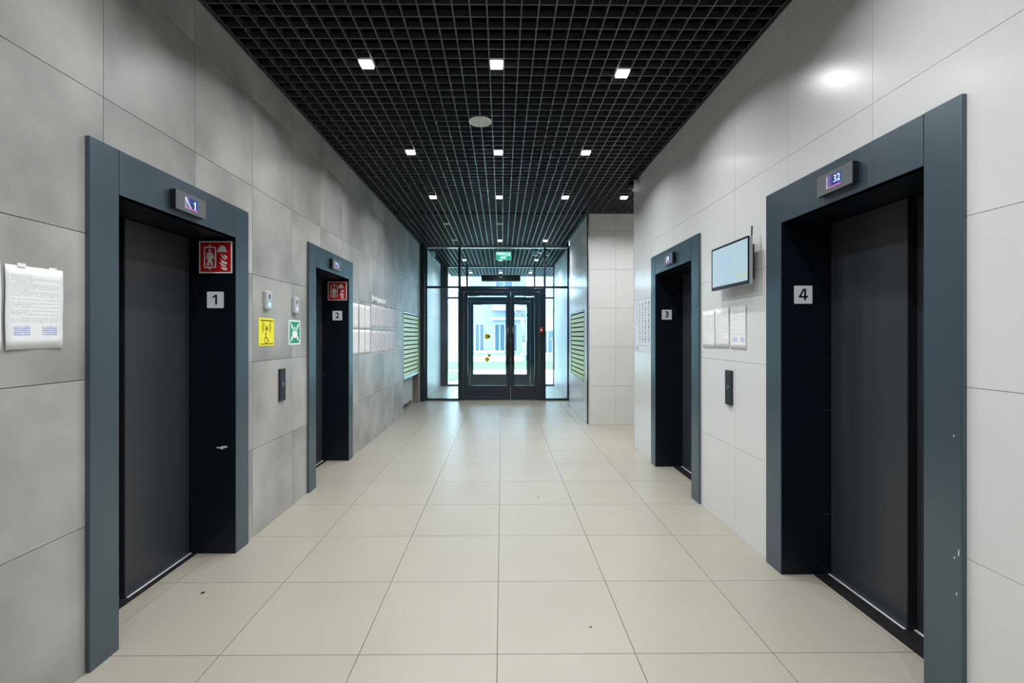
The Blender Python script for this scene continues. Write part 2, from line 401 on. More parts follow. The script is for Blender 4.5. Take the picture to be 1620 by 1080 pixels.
m = MB(); m.box(XR-.012, XR-.001, YB, 5.80, CZ+.0, CZ+.02); struct(m.build('trim_6', M_strip))
m = MB(); m.box(XP-.012, XP-.001, 7.31, 9.27, CZ-.02, CZ+.02); m.box(XP-.012, 3.49, 7.285, 7.298, CZ, CZ+.02); struct(m.build('trim_7', M_strip))

# ------------------------------------------------------------ elevators
EL_LAB = ['dark grey elevator entrance numbered 1, nearest on the concrete-look left wall',
          'dark grey elevator entrance numbered 2, farther along the concrete-look left wall',
          'dark grey elevator entrance numbered 3, farther along the white right wall',
          'dark grey elevator entrance numbered 4, nearest on the white right wall']
M_scr = mat('indicator_screen', (.02, .03, .12, 1), .15)
nt = M_scr.node_tree; _uv = N(M_scr, 'ShaderNodeUVMap'); _gr = N(M_scr, 'ShaderNodeSeparateXYZ'); nt.links.new(_uv.outputs[0], _gr.inputs[0])
_cr = N(M_scr, 'ShaderNodeValToRGB'); nt.links.new(_gr.outputs['X'], _cr.inputs[0])
_cr.color_ramp.elements[0].color = (.85, .8, .95, 1); _cr.color_ramp.elements[1].color = (.05, .12, .42, 1)
_e = _cr.color_ramp.elements.new(.12); _e.color = (.35, .25, .5, 1); _e = _cr.color_ramp.elements.new(.45); _e.color = (.02, .04, .2, 1)
_b = nt.nodes['Principled BSDF']; nt.links.new(_cr.outputs[0], _b.inputs['Emission Color']); _b.inputs['Emission Strength'].default_value = .6
M_indf = mat('indicator_face', lin(96, 100, 104), .35)
M_digit = mat('indicator_digits', (1, 1, 1, 1), .5, emit=(.5, .72, .95, 1), es=.9)
M_pink = mat('indicator_pink_line', (.5, .1, .3, 1), .5, emit=(.5, .12, .3, 1), es=.6)
def uvquad(name, P, u0, u1, v0, v1, w, m_, parent, nu=1, nv=1, warp=None, thick=0):
    me = bpy.data.meshes.new(name); off = Vector(parent.get('_o', (0, 0, 0))) if parent is not None else P((u0+u1)/2, v0, 0)
    vs = []; fs = []
    for j in range(nv+1):
        for i in range(nu+1):
            a, b = i/nu, j/nv; du = dw = dv = 0
            if warp: du, dv, dw = warp(a, b)
            vs.append(tuple(P(u0+(u1-u0)*a+du, v0+(v1-v0)*b+dv, w+dw)-off))
    for j in range(nv):
        for i in range(nu): k = j*(nu+1)+i; fs.append([k, k+1, k+nu+2, k+nu+1])
    me.from_pydata(vs, [], fs); ul = me.uv_layers.new(name='UVMap')
    for p in me.polygons:
        p.use_smooth = True
        for li in p.loop_indices:
            vi = me.loops[li].vertex_index; ul.data[li].uv = ((vi % (nu+1))/nu, (vi//(nu+1))/nv)
    me.materials.append(m_)
    o = bpy.data.objects.new(name, me); C.objects.link(o)
    if parent is not None: o.parent = parent
    else: o.location = off; o['_o'] = tuple(off)
    if thick: 
        md = o.modifiers.new('thickness', 'SOLIDIFY'); md.thickness = thick; md.offset = 0
    return o
def indicator(root, s, face, yc, zc, txt):
    P = (onleft if s < 0 else onright)(s*face, yc, zc)
    b = MB(); b.prism(P, rrect(-.12, .12, -.05, .05, .003, 2), 0, .0265)
    d = b.build('floor_indicator', M_darkp, root)
    MB().prism(P, rrect(-.12, .12, -.05, .05, .003, 2), .0266, .0295).build('face_plate', M_indf, d)
    uvquad('screen', P, -.051, .052, -.031, .030, .0298, M_scr, d)
    t = MB()
    if txt == '32':
        text_into(t, P, '32', .022, .004, .048, .030, .0305)
    elif txt == '1':
        t.prism(P, [(.026, -.022), (.032, -.022), (.032, .018), (.027, .018), (.018, .010), (.018, .005), (.026, .011)], .030, .0305)
        a_ = MB(); a_.prism(P, stroke([(-.05, .025), (-.005, -.022)], .005)[0], .030, .0305); a_.build('screen_slash', M_digit, d)
    elif txt == '2':
        text_into(t, P, '2', .026, 0, .05, .030, .0305, .0008)
        MB().prism(P, stroke([(-.03, .022), (-.015, 0)], .013)[0], .030, .0305).build('arrow', M_digit, d)
    else:
        for q in stroke([(-.03, -.024), (-.018, 0), (.02, .004), (.024, -.022)], .008)+stroke([(-.02, .018), (.026, .022), (.02, 0)], .007): t.prism(P, q, .030, .0305)
    t.build('digits', M_digit, d)
    l = MB(); l.prism(P, rect(-.044, .050, -.030, -.024), .030, .0304); l.build('screen_line', M_pink, d)
for k, (s, yo0, yi0, yi1, yo1, zo, zt, xf, xd, xs) in enumerate(EL):
    r = thing('elevator', (s*xf, (yi0+yi1)/2, 0), EL_LAB[k], 'elevator')
    xw = abs(XL) if s < 0 else XR
    for a, b in ((yo0, yi0-.0012), (yi1+.0012, yo1)):
        j = MB().box(s*xf, s*(xw+.02), a, b, 0.0, zt); j.build('jamb', M_steel, r, bevel=.003)
    MB().box(s*(xf+.0005), s*(xw+.02), yi0+.0012, yi1-.0012, zo, zt-.001).build('head_panel', M_steel, r, bevel=.002)
    xi = xw+.021
    MB().box(s*(xf+.004), s*(xd+.09), yi1, yi1+.018, 0.0, zo).build('lining', M_steel_shade, r)
    MB().box(s*(xf+.004), s*(xd+.09), yi0-.018, yi0, 0.0, zo).build('lining', M_steel_shade, r)
    MB().box(s*(xf+.004), s*(xd+.09), yi0, yi1, zo, zo+.018).build('lining', M_steel_shade, r)
    ysp = yi0+.44*(yi1-yi0)
    MB().box(s*xd, s*(xd+.03), ysp, yi1-.004, .006, zo-.004).build('door_panel', [M_panel], r, bevel=.002)
    MB().box(s*(xd+.045), s*(xd+.075), yi0+.004, ysp+.05, .006, zo-.004).build('door_panel', [M_panel], r, bevel=.002)
    MB().box(s*(xd+.002), s*(xd+.044), ysp-.004, ysp-.0005, .006, zo-.004).build('door_edge', M_seam, r)  # black strip over the near edge of the front panel
    sl = MB().box(s*xs, s*(xd+.09), yi0, yi1, -.02, .0035)
    so = sl.build('sill', M_sill, r)
    MB().box(s*(xd-.016), s*(xd-.004), ysp, yi1-.002, .0035, .0055).build('sill_track', M_chip, so)
    MB().box(s*(xd+.026), s*(xd+.040), yi0+.002, ysp-.006, .0035, .0055).build('sill_track', M_chip, so)
    # unseen plate added behind the doors so that no daylight leaks round the panels
    MB().box(s*(xd+.077), s*(xd+.09), yi0, yi1, .0036, zo).build('daylight_block', M_seam, r)
    # little bolts on the linings
    bo = MB()
    for z in (.35, .95, 1.25): 
        for dx in (.10, .115): bo.cyl((s*(xd-dx+.085), yi1, z), (s*(xd-dx+.085), yi1-.0015, z), .0025, n=8)
    bo.build('screw_heads', M_silver, r)['kind'] = 'stuff'
    indicator(r, s, xf, {0: 2.534, 1: 4.76, 2: 4.50, 3: 2.245}[k], {0: 2.079, 1: 2.085, 2: 2.105, 3: 2.122}[k], {0: '1', 1: '2', 2: 'm', 3: '32'}[k])
    if k == 0:
        P = facing(-1.775, yi1, .668); ch = MB()
        ch.prism(P, [(-.035, .0), (-.026, .008), (-.012, .004), (0, .012), (.034, .014), (.036, .004), (.012, -.002), (.002, -.012), (-.008, -.004), (-.022, -.002)], 0, .0006)
        o = ch.build('scrape', M_chip, r); o['label'] = 'pale bare metal scrape on dark lining'
    if k == 3:
        P = onright(xf, yo0, 0); ch = MB()
        for v, h, u in ((.60, .03, -.012), (.46, .012, -.02), (.585, .012, -.028), (1.02, .008, -.03)): MB().prism(P, [(u, v), (u+.004, v+h*.3), (u+.002, v+h), (u-.001, v+h*.6)], 0, .0006).build('paint_chip', M_chip, r)

# ------------------------------------------------------------ signs
def sign_root(name, P, label, cat, group=None): return thing(name, tuple(P(0, 0, 0)), label, cat, group)
def number_plate(x, y, z, n, label):
    P = facing(x, y, z); r = sign_root('number_plate', P, label, 'sign', 'elevator number plates')
    MB().prism(P, rrect(-.052, .052, -.052, .052, .005, 3), 0, .004).build('plate', M_plate, r)
    t = MB(); (t.prism(P, [(0, -.030), (.012, -.030), (.012, .032), (.001, .032), (-.016, .021), (-.016, .010), (0, .019)], .004, .0046) if n == '1' else [t.prism(P, q, .004, .0046) for q in stroke([(.004, .034), (-.022, -.012)], .010)+stroke([(-.027, -.012), (.026, -.012)], .010)+stroke([(.010, .034), (.010, -.032)], .011)] if n == '4' else text_into(t, P, n, 0, -.001, .088, .004, .0046, .0018)); t.build('numeral', M_black, r)
number_plate(-1.814, 3.008, 1.606, '1', 'pale square plate with black numeral 1, in the nearest left elevator')
number_plate(-1.812, 5.222, 1.598, '2', 'pale square plate with black numeral 2, in the farther left elevator')
number_plate(1.734, 4.960, 1.598, '3', 'pale square plate with black numeral 3, in the farther right elevator')
number_plate(1.740, 2.720, 1.616, '4', 'pale square plate with black numeral 4, in the nearest right elevator')
def fire_sign(x, y, z, label):
    P = facing(x, y, z); r = sign_root('fire_elevator_sign', P, label, 'sign', 'red firefighter elevator signs')
    MB().prism(P, rect(-.104, .104, -.1015, .1015), 0, .003).build('border', M_signw, r)
    MB().prism(P, rect(-.096, .096, -.0935, .0935), .003, .0036).build('red_field', M_red, r)
    g = MB(); a, b = .0036, .0044
    def px(u, v): return ((u-318)/443*.208, -(v-312)/432*.203)   # from a flat measurement of the pictogram
    for q in stroke([px(170, 180), px(318, 180), px(318, 448), px(170, 448), px(170, 172)], .0085): g.prism(P, q, a, b)
    g.prism(P, [px(225, 172), px(243, 130), px(260, 172)], a, b); g.prism(P, [px(225, 455), px(260, 455), px(243, 495)], a, b)
    g.prism(P, circ(*px(242, 222), .0085, 16), a, b)
    g.prism(P, [px(215, 247), px(268, 247), px(280, 262), px(298, 335), px(280, 338), px(268, 300), px(268, 345), px(285, 422), px(258, 425), px(243, 362), px(228, 425), px(200, 422), px(216, 345), px(216, 300), px(205, 338), px(188, 335), px(204, 262)], a, b)
    hel = [px(338, 242), px(345, 222), px(356, 218)]+[px(405+52*math.cos(math.radians(t)), 210-55*math.sin(math.radians(t))) for t in range(170, 9, -20)]+[px(465, 222), px(476, 242)]
    g.prism(P, hel, a, b)
    fl = [[(382, 260), (398, 290), (430, 330), (470, 350), (472, 358), (430, 350), (402, 322), (388, 295)],
          [(384, 260), (412, 285), (438, 320), (466, 346), (440, 345), (410, 320)],
          [(432, 252), (440, 280), (472, 300), (473, 335), (448, 312), (434, 285)],
          [(390, 322), (405, 350), (440, 375), (473, 380), (473, 408), (435, 402), (404, 380), (390, 350)],
          [(362, 388), (392, 382), (410, 402), (440, 420), (468, 428), (462, 440), (420, 438), (396, 420), (382, 396)],
          [(390, 436), (412, 450), (473, 455), (473, 488), (425, 486), (400, 466)]]
    for f in fl[1:]: g.prism(P, [px(*q) for q in f], a, b)
    g.build('pictogram', M_signw, r)
fire_sign(-1.812, 3.008, 1.876, 'red firefighter elevator sign above plate 1, the larger one')
fire_sign(-1.812, 5.222, 1.868, 'red firefighter elevator sign above plate 2, the farther one')
# yellow tactile wheelchair call sign
P = onleft(XL, 3.432, 1.405); r = sign_root('accessibility_sign', P, 'yellow tactile sign with ringing bell and wheelchair user on left wall', 'sign')
MB().prism(P, rrect(-.11, .11, -.1, .1, .008, 3), 0, .003).build('plate', M_yellow, r)
g = MB()
for q in stroke([(-.09, .084), (.095, .082)], .007)+stroke([(-.09, -.086), (.095, -.084)], .006): g.prism(P, q, .003, .0042)
g.prism(P, [(-.008, .05), (.022, .022), (.004, .02), (-.004, .002), (-.014, .012)], .003, .0042)
for cx, a0, a1 in ((.02, -38, 38), (.02, 142, 218)):
    for rr in (.04, .052, .066):
        for q in stroke(arc(0, .036, rr, a0, a1, 6), .0028): g.prism(P, q, .003, .0042)
g.prism(P, circ(-.012, -.012, .0085, 12), .003, .0042)
for q in stroke([(-.012, -.02), (-.01, -.044), (.012, -.046), (.022, -.066), (.034, -.064)], .0065)+stroke(arc(-.008, -.056, .024, 110, 330, 10), .005): g.prism(P, q, .003, .0042)
g.build('pictogram', M_olive, r)
# green assembly point sign
P = onleft(XL, 3.897, 1.405); r = sign_root('assembly_point_sign', P, 'green and white assembly point sign under the smaller grey wall box', 'sign')
MB().prism(P, rect(-.108, .108, -.1, .1), 0, .003).build('border', M_signw, r)
MB().prism(P, rect(-.095, .095, -.088, .088), .003, .0036).build('green_field', M_green, r)
g = MB(); a, b = .0036, .0044
for sx in (-1, 1):
    for sy in (-1, 1):
        for q in stroke([(sx*.084, sy*.078), (sx*.056, sy*.048)], .012): g.prism(P, q, a, b)
        g.prism(P, [(sx*.036, sy*.030), (sx*.038, sy*.064), (sx*.070, sy*.034)], a, b)
for cx, cy, rr in ((0, .036, .011), (-.028, .022, .010), (.028, .022, .010)): g.prism(P, circ(cx, cy, rr, 12), a, b)
g.prism(P, [(-.046, .006), (-.012, .010), (0, .020), (.012, .010), (.046, .006), (.046, -.032), (.030, -.036), (.016, -.046), (-.016, -.046), (-.030, -.036), (-.046, -.032)], a, b)
g.build('pictogram', M_signw, r)

# ------------------------------------------------------------ wall boxes and call stations
def wall_box(y, z, w, h, label, led):
    P = onleft(XL, y, z); r = sign_root('wall_sensor', P, label, 'sensor', 'grey wall boxes above the small signs')
    MB().prism(P, rrect(-w/2, w/2, -h/2, h/2, .012, 4), 0, .028).build('housing', M_greyp, r, bevel=.006, seg=3)
    g = MB()
    for i in range(5): g.prism(P, rect(-.012, .014, .012+i*.006, .015+i*.006), .028, .0292)
    g.build('speaker_slots', M_darkp, r)
    MB().prism(P, rrect(-.012, .016, -.045, -.018, .004, 2), .028, .0292).build('indicator_light', M_ledg if led else M_signw, r)
wall_box(3.425, 1.635, .085, .135, 'grey wall box with green light above the yellow sign', True)
wall_box(3.885, 1.628, .075, .135, 'grey wall box without green light above the green sign', False)
M_cs = mat('call_station_face', lin(26, 36, 42), .35)
def call_station(Pm, x, y, z, label):
    P = Pm(x, y, z); r = sign_root('call_station', P, label, 'call button', 'elevator call stations')
    MB().prism(P, rect(-.045, .045, -.123, .123), 0, .016).build('face_plate', M_cs, r, bevel=.0015)
    c0, c1 = P(0, .003, .016), P(0, .003, .019)
    MB().cyl(c0, c1, .013, n=20).build('button', M_silver, r)
    MB().cyl(P(0, .003, .019), P(0, .003, .0196), .008, n=16).build('button_centre', M_darkp, r)
call_station(onleft, XL, 3.662, 1.001, 'dark narrow call station with round steel button on grey left wall')
call_station(onright, XR, 3.365, 1.009, 'dark narrow call station with round steel button on white right wall')

# ------------------------------------------------------------ notices
PAPER = [printed('notice_print_a', 44, 3, top=.9, bottom=.32, stamps=True), printed('notice_print_b', 52, 11, bottom=.08), printed('notice_print_c', 46, 23, top=.86, bottom=.07),
         printed('notice_print_d', 38, 31, base=(.62, .63, .66, 1), top=.95, bottom=.06, ink=.2), printed('notice_print_e', 30, 47, base=(.60, .64, .70, 1), ink=.28)]
M_tape = mat('clear_tape', (.86, .87, .88, 1), .2)
def sheet(Pm, x, y, z0, w, h, mi, label, group, amp=.003, seed=0, tape=False, name='notice_sheet'):
    P = Pm(x, y, z0); rnd = random.Random(seed+y*100)
    a1, a2, ph = rnd.uniform(.5, 1)*amp, rnd.uniform(-.6, .6)*amp, rnd.uniform(0, 6)
    warp = lambda a, b: ((b-.5)*a2*.8+math.sin(b*9+ph)*amp*.25, (a-.5)*a2, .0015+a1*(.5+.5*math.sin(a*5+b*3+ph))+(abs(a-.5)*2)**3*amp*.6)
    o = uvquad(name, P, -w/2, w/2, 0, h, 0, PAPER[mi], None, 6, 8, warp, thick=.0004)
    tag(o, label, 'notice', group)
    if tape:
        for u in (-w*.3, w*.25): MB().prism(P, rect(u, u+.03, h-.006, h+.008), .004, .0045).build('tape', M_tape, o)
    return o
G1 = 'printed notices taped to the left wall nearest the viewer'
sheet(onleft, XL, 1.735, 1.332, .212, .297, 0, 'white notice with two blue stamps, left of elevator 1', G1, .005, 1, True)
sheet(onleft, XL, 1.51, 1.332, .21, .297, 1, 'white notice cut off by the left edge of the photo', G1, .004, 2, True)
G2 = 'block of six white sheets right of elevator 2'
nm = ['nearest', 'middle', 'farthest']
for j, (z0, row) in enumerate(((1.455, 'upper'), (1.152, 'lower'))):
    for i, y in enumerate((5.50, 5.765, 6.005)):
        sheet(onleft, XL, y, z0, .225, .297, 1 if (i+j) % 2 else 2, f'white text sheet, {row} row {nm[i]}, in the block beside elevator 2', G2, .003, 10+i+3*j)
G3 = 'ten pocketed sheets under the white lettering'
nm = ['nearest', 'second', 'third', 'fourth', 'farthest']
for j, (z0, row) in enumerate(((1.483, 'upper'), (1.140, 'lower'))):
    for i, y in enumerate((6.30, 6.55, 6.82, 7.105, 7.36)):
        o = sheet(onleft, XL, y, z0, .225, .300, 3 if i < 3 else 4, f'grey-white information sheet, {nm[i]} in the {row} row under the white lettering', G3, .004, 30+i+5*j)
        P = onleft(XL, y, z0); f = MB()
        for q in stroke([(-.118, .29), (-.118, -.006), (.118, -.006), (.118, .29)], .006): f.prism(P, q, 0, .008)
        f.build('clear_pocket_rim', M_tape, o)
P = onleft(XL, 6.19, 1.862); mb = MB(); text_into(mb, P, 'Информация', 0, 0, .098, 0, .012, .002, 'LEFT', 1.22)
tag(mb.build('wall_lettering', M_signw, loc=tuple(P(0, 0, 0))), 'white raised lettering Информация above the ten sheets', 'lettering')
G4 = 'three notices taped under the monitor'
for (y, z0, h, mi, lb) in ((3.706, 1.284, .290, 1, 'left notice of the three under the monitor, with letterhead'), (3.48, 1.290, .290, 2, 'middle notice of the three under the monitor'), (3.245, 1.286, .297, 0, 'right notice of the three under the monitor, with blue stamps')):
    sheet(onright, XR, y, z0, .213, h, mi, lb, G4, .0035, 60, True)
# floor directory on the right wall
P = onright(XR, 5.46, 1.19); r = sign_root('floor_directory', P, 'pale poster with columns of small floor numbers beyond elevator 3', 'poster')
MB().prism(P, rect(-.30, .285, 0, .585), 0, .003).build('sheet', mat('directory_sheet', lin(214, 218, 224), .5), r)
t = MB(); n = 1
for c in range(5):
    rows = 4 if c == 0 else 7
    for q in range(rows):
        u = -.235+c*.118; v = .555-q*.068
        text_into(t, P, str(n), u, v, .044, .003, .0034, .0016)
        t.prism(P, rect(u-.026, u-.004, v-.036, v-.030), .003, .0034); t.prism(P, rect(u+.003, u+.026, v-.036, v-.030), .003, .0034)
        n += 1
t.prism(P, rect(-.26, .25, .070, .073), .003, .0034); text_into(t, P, 'Этаж', -.21, .038, .036, .003, .0034, .001)
t.build('numbers', M_black, r)

# ------------------------------------------------------------ monitor
xm = 1.55; P = onright(xm, 3.221, 1.858)      # centre of the screen, w positive into the corridor
r = thing('wall_monitor', (XR, 3.221, 1.70), 'black and silver monitor on wall bracket showing a pale blue page', 'monitor')
MB().prism(P, rrect(-.263, .263, -.152, .152, .006, 3), -.026, -.004).build('back_shell', M_greyp, r, bevel=.002)
MB().prism(P, rrect(-.263, .263, -.152, .152, .006, 3), -.004, 0).build('bezel', M_darkp, r)
M_page = mat('monitor_page', lin(150, 170, 180), .12, emit=lin(196, 222, 236), es=.34)
M_pl = mat('monitor_page_text', lin(150, 180, 205), .3, emit=lin(150, 184, 214), es=.34)
M_pgn = mat('monitor_page_green', lin(190, 210, 60), .3, emit=lin(190, 212, 70), es=.34)
sc = MB().prism(P, rect(-.245, .250, -.128, .138), 0, .0008).build('screen', M_page, r)
g = MB(); rnd = random.Random(5)
for v, u0, u1, h in ((.108, -.13, -.05, .005), (.052, -.12, .02, .009), (.034, -.14, .05, .009), (.012, -.14, .06, .007), (-.006, -.13, .01, .007), (-.086, -.12, .20, .005), (-.101, -.22, -.18, .006), (-.101, -.13, .16, .005), (-.112, -.15, .12, .004)):
    u = u0
    while u < u1-.01:
        wd = rnd.uniform(.012, .04); g.prism(P, rect(u, min(u+wd, u1), v, v+h), .0008, .0012); u += wd+.006
for q in stroke(arc(.185, .06, .036, 0, 360, 20), .003)+stroke([(.12, .008), (.235, .008)], .002): g.prism(P, q, .0008, .0012)
g.build('page_text', M_pl, sc)['kind'] = 'stuff'
g = MB(); g.prism(P, rect(.09, .25, -.090, -.085), .0008, .0012); g.build('page_line', M_pgn, sc)
MB().box(XR-.001, XR-.010, 3.12, 3.32, 1.76, 1.94).box(XR-.010, xm+.026, 3.17, 3.19, 1.80, 1.90).box(XR-.010, xm+.026, 3.25, 3.27, 1.80, 1.90).build('bracket', M_darkp, r)
MB().box(xm+.027, xm+.05, 2.98, 3.10, 1.74, 1.96).build('media_player', M_darkp, r, bevel=.004)
MB().cyl((xm+.035, 2.995, 1.94), (xm+.035, 2.985, 2.075), .0055, n=10).build('antenna', M_darkp, r)

# ------------------------------------------------------------ mailboxes
DOORW = .3625; ROWS = 14
def mailbank(Pm, x, y, label):
    P = Pm(x, y, .632); Wd, H = 1.5, 1.158
    r = sign_root('mailbox_bank', P, label, 'mailboxes')
    MB().prism(P, rect(-Wd/2, Wd/2, 0, H), -.21, -.012).build('carcass', M_void, r)
    f = MB()
    for q in (rect(-Wd/2, -Wd/2+.018, 0, H), rect(Wd/2-.018, Wd/2, 0, H), rect(-Wd/2+.018, Wd/2-.018, H-.018, H), rect(-Wd/2+.018, Wd/2-.018, 0, .02)): f.prism(P, q, -.012, .006)
    f.build('surround', M_silver, r)
    ph = (H-.042)/ROWS; pw = (Wd-.04)/4
    d = MB(); Q = lambda u, v, w=0: P(u, v, w)-P(0, 0, 0)
    d.prism(Q, rect(.003, pw-.003, .002, ph-.019), 0, .010)
    for q in stroke([(pw*.72, ph*.35), (pw*.72, ph*.35+.014)], .014): d.mat(1).prism(Q, q, .010, .013)
    d.prism(Q, rect(pw*.34, pw*.46, ph*.34, ph*.52), .010, .0105)
    me = None
    for i in range(4):
        for j in range(ROWS):
            if me is None:
                me = bpy.data.meshes.new('mailbox_door'); me.from_pydata([tuple(v) for v in d.v], [], d.f); me.materials.append(M_lime); me.materials.append(M_silver)
                for p, mi in zip(me.polygons, d.mi): p.material_index = mi
                bm = bmesh.new(); bm.from_mesh(me); bmesh.ops.recalc_face_normals(bm, faces=bm.faces); bm.to_mesh(me); bm.free()
            o = bpy.data.objects.new('mailbox_door', me); C.objects.link(o); o.parent = r; o.location = P(-Wd/2+.02+i*pw, .021+j*ph, -.011)-P(0, 0, 0)
    return r, P
r, P = mailbank(onleft, XL, 8.935, 'lime green mailbox bank above the radiator on the left wall')
MB().prism(P, rect(-.765, .765, -.024, -.001), -.2, .012).build('ledge', M_silver, r)
mailbank(onright, XP, 8.39, 'lime green mailbox bank on the white pier near the glass doors')
# ------------------------------------------------------------ radiator
r = thing('radiator', (-1.84, 8.8, 0), 'white slatted radiator standing in the niche under the left mailboxes', 'radiator')
MB().box(-1.93, -1.80, 8.24, 9.40, .115, .58).build('body', M_darkp, r, bevel=.004)  # body coloured dark to stand in for shade between the white slats
g = MB()
for i in range(20): g.box(-1.815, -1.775, 8.235, 9.405, .122+i*.0225, .133+i*.0225)
g = g.build('grille', M_ral, r); g['kind'] = 'stuff'
for y in (8.34, 9.32): MB().cyl((-1.86, y, 0), (-1.86, y, .116), .02, n=12).build('foot', M_ral, r)
MB().cyl((-1.80, 9.44, .09), (-1.80, 9.40, .15), .022, n=12).cyl((-1.80, 9.44, .0), (-1.80, 9.44, .1), .009, n=8).build('valve', M_whitep, r)

# ------------------------------------------------------------ ceiling lamps
def lamp(cx, cy, on, label, group='square recessed ceiling lamps', light=True, ty=None):
    r = thing('ceiling_lamp', (cx, cy, CZ), label, 'ceiling lamp', group); h = .0455
    f = MB()
    for a, b, c, d in ((-h, h, -h, -h+.004), (-h, h, h-.004, h), (-h, -h+.004, -h+.004, h-.004), (h-.004, h, -h+.004, h-.004)): f.box(cx+a, cx+b, cy+c, cy+d, CZ-.005, CZ+.05)
    f.build('trim_ring', M_whitep if on else M_whitep, r)
    MB().box(cx-h+.0045, cx+h-.0045, cy-h+.0045, cy+h-.0045, CZ-(.020 if on else -.006), CZ+.05).build('diffuser', M_lamp if on else M_lamp_off, r)
    if on and light:
        ld = bpy.data.lights.new('lamp_light', 'AREA'); ld.shape = 'SQUARE'; ld.size = .08; ld.energy = LAMP_W; ld.spread = math.radians(142); ld.color = (.97, .99, 1)
        lo = bpy.data.objects.new('lamp_light', ld); C.objects.link(lo); lo.parent = r; lo.location = (0, 0, -.0215)
gx = lambda k: .0138+.0995*(k+.5); gy = lambda k: 2.789+.1046*(k+.5)
colx = [gx(-10), gx(-1), gx(8)]; cn = ['left', 'centre', 'right']
rows = [(gy(4), 'nearest'), (gy(19), 'second'), (gy(34), 'third')]
for y, rn in rows:
    for x, c_ in zip(colx, cn): lamp(x, y if not (c_ == 'right' and rn == 'nearest') else gy(5), True, f'lit square ceiling lamp, {c_} in the {rn} row')
lamp(gx(16), gy(34), True, 'lit square ceiling lamp at the side passage beside the white pier')
for x, c_ in zip(colx[:2], cn): lamp(x, gy(49), False, f'unlit square ceiling lamp, {c_} in the fourth row')
lamp(colx[0], gy(62), False, 'unlit square ceiling lamp before the glass, left in the fifth row')
for x, c_ in zip(colx[1:], cn[1:]): lamp(x, gy(62), True, f'lit square ceiling lamp before the glass, {c_} in the fifth row')
for x, c_ in zip(colx, cn): lamp(x, gy(85), True, f'lit square ceiling lamp inside the glass vestibule, {c_}')
for x, c_ in zip(colx, cn): lamp(x, gy(108), True, f'lit square ceiling lamp over the outdoor porch, {c_}')
for yy, w_ in ((gy(-11), 'before'), (gy(-26), 'beside')):
    for x, c_ in zip(colx, cn): lamp(x, yy, True, f'lit square ceiling lamp, {c_} in the row {w_} the viewpoint', 'lamps beside the viewpoint')
lamp(gx(26), gy(34), True, 'lit square ceiling lamp deep in the side passage')
# speaker disc
r = thing('ceiling_speaker', (-.19, 4.15, CZ), 'round white ceiling speaker between the first and second lamp rows', 'speaker')
MB().lathe((-.19, 4.15, CZ+.004), (0, 0, -1), [(0, .1), (.008, .1), (.012, .094), (.010, .088), (.010, .0)], 32).build('rim', M_whitep, r)
MB().cyl((-.19, 4.15, CZ-.005), (-.19, 4.15, CZ-.0075), .086, n=32).build('grille', mat('speaker_cloth', lin(200, 200, 198), .7), r)
# dome camera
r = thing('security_camera', (XR, 5.66, 3.18), 'white dome camera at the end corner of the right wall', 'camera')
MB().lathe((XR, 5.66, 3.18), (-1, 0, 0), [(0, 0), (0, .07), (.045, .072), (.06, .062), (.06, 0)], 28).build('base', M_whitep, r)
MB().lathe((XR-.06, 5.66, 3.18), (-1, 0, 0), [(0, .055), (.02, .05), (.04, .036), (.05, .018), (.054, 0)], 24).build('dome', mat('smoked_dome', (.01, .01, .012, 1), .08), r)

# ------------------------------------------------------------ glazed partitions and doors
def partition(num, y, xl, xr, dl, dr, mg, vert):
    r = thing(f'window_{num}', ((xl+xr)/2, y, 0), '', '')
    for k_ in ('label', 'category'): del r[k_]
    struct(r); t = .035
    f = lambda a, b, c, d, nm='mullion', m_=M_frame, tt=t: MB().box(a, b, y-tt, y+tt, c, d).build(nm, m_, r, bevel=.002)
    f(xl, xl+.035, 0, CZ+.02); f(xr-.035, xr, 0, CZ+.02)
    f(dl-.065, dl-.008, 0, CZ+.02); f(dr+.008, dr+.05, 0, CZ+.02)
    f(xl+.035, dl-.065, 0, .045, 'bottom_rail'); f(dr+.05, xr-.035, 0, .045, 'bottom_rail')
    MB().box(xl, xr, y-.045, y+.045, CZ-.03, CZ+.02).build('top_rail', M_silver if num == 1 else M_frame, r)
    f(xl+.035, xr-.035, 2.375, 2.42, 'transom', M_frame, t-.002)
    for z, a, b in vert: f(a, b, z-.018, z+.018, 'transom', M_frame, t-.004)
    for a, b in ((xl+.035, dl-.065), (dr+.05, xr-.035)):
        MB().box(a, b, y-.004, y+.004, .045, 2.375).build('pane', mg, r); MB().box(a, b, y-.004, y+.004, 2.42, CZ-.03).build('pane', mg, r)
    MB().box(dl-.008, dr+.008, y-.004, y+.004, 2.42, CZ-.03).build('pane', mg, r)
    return r
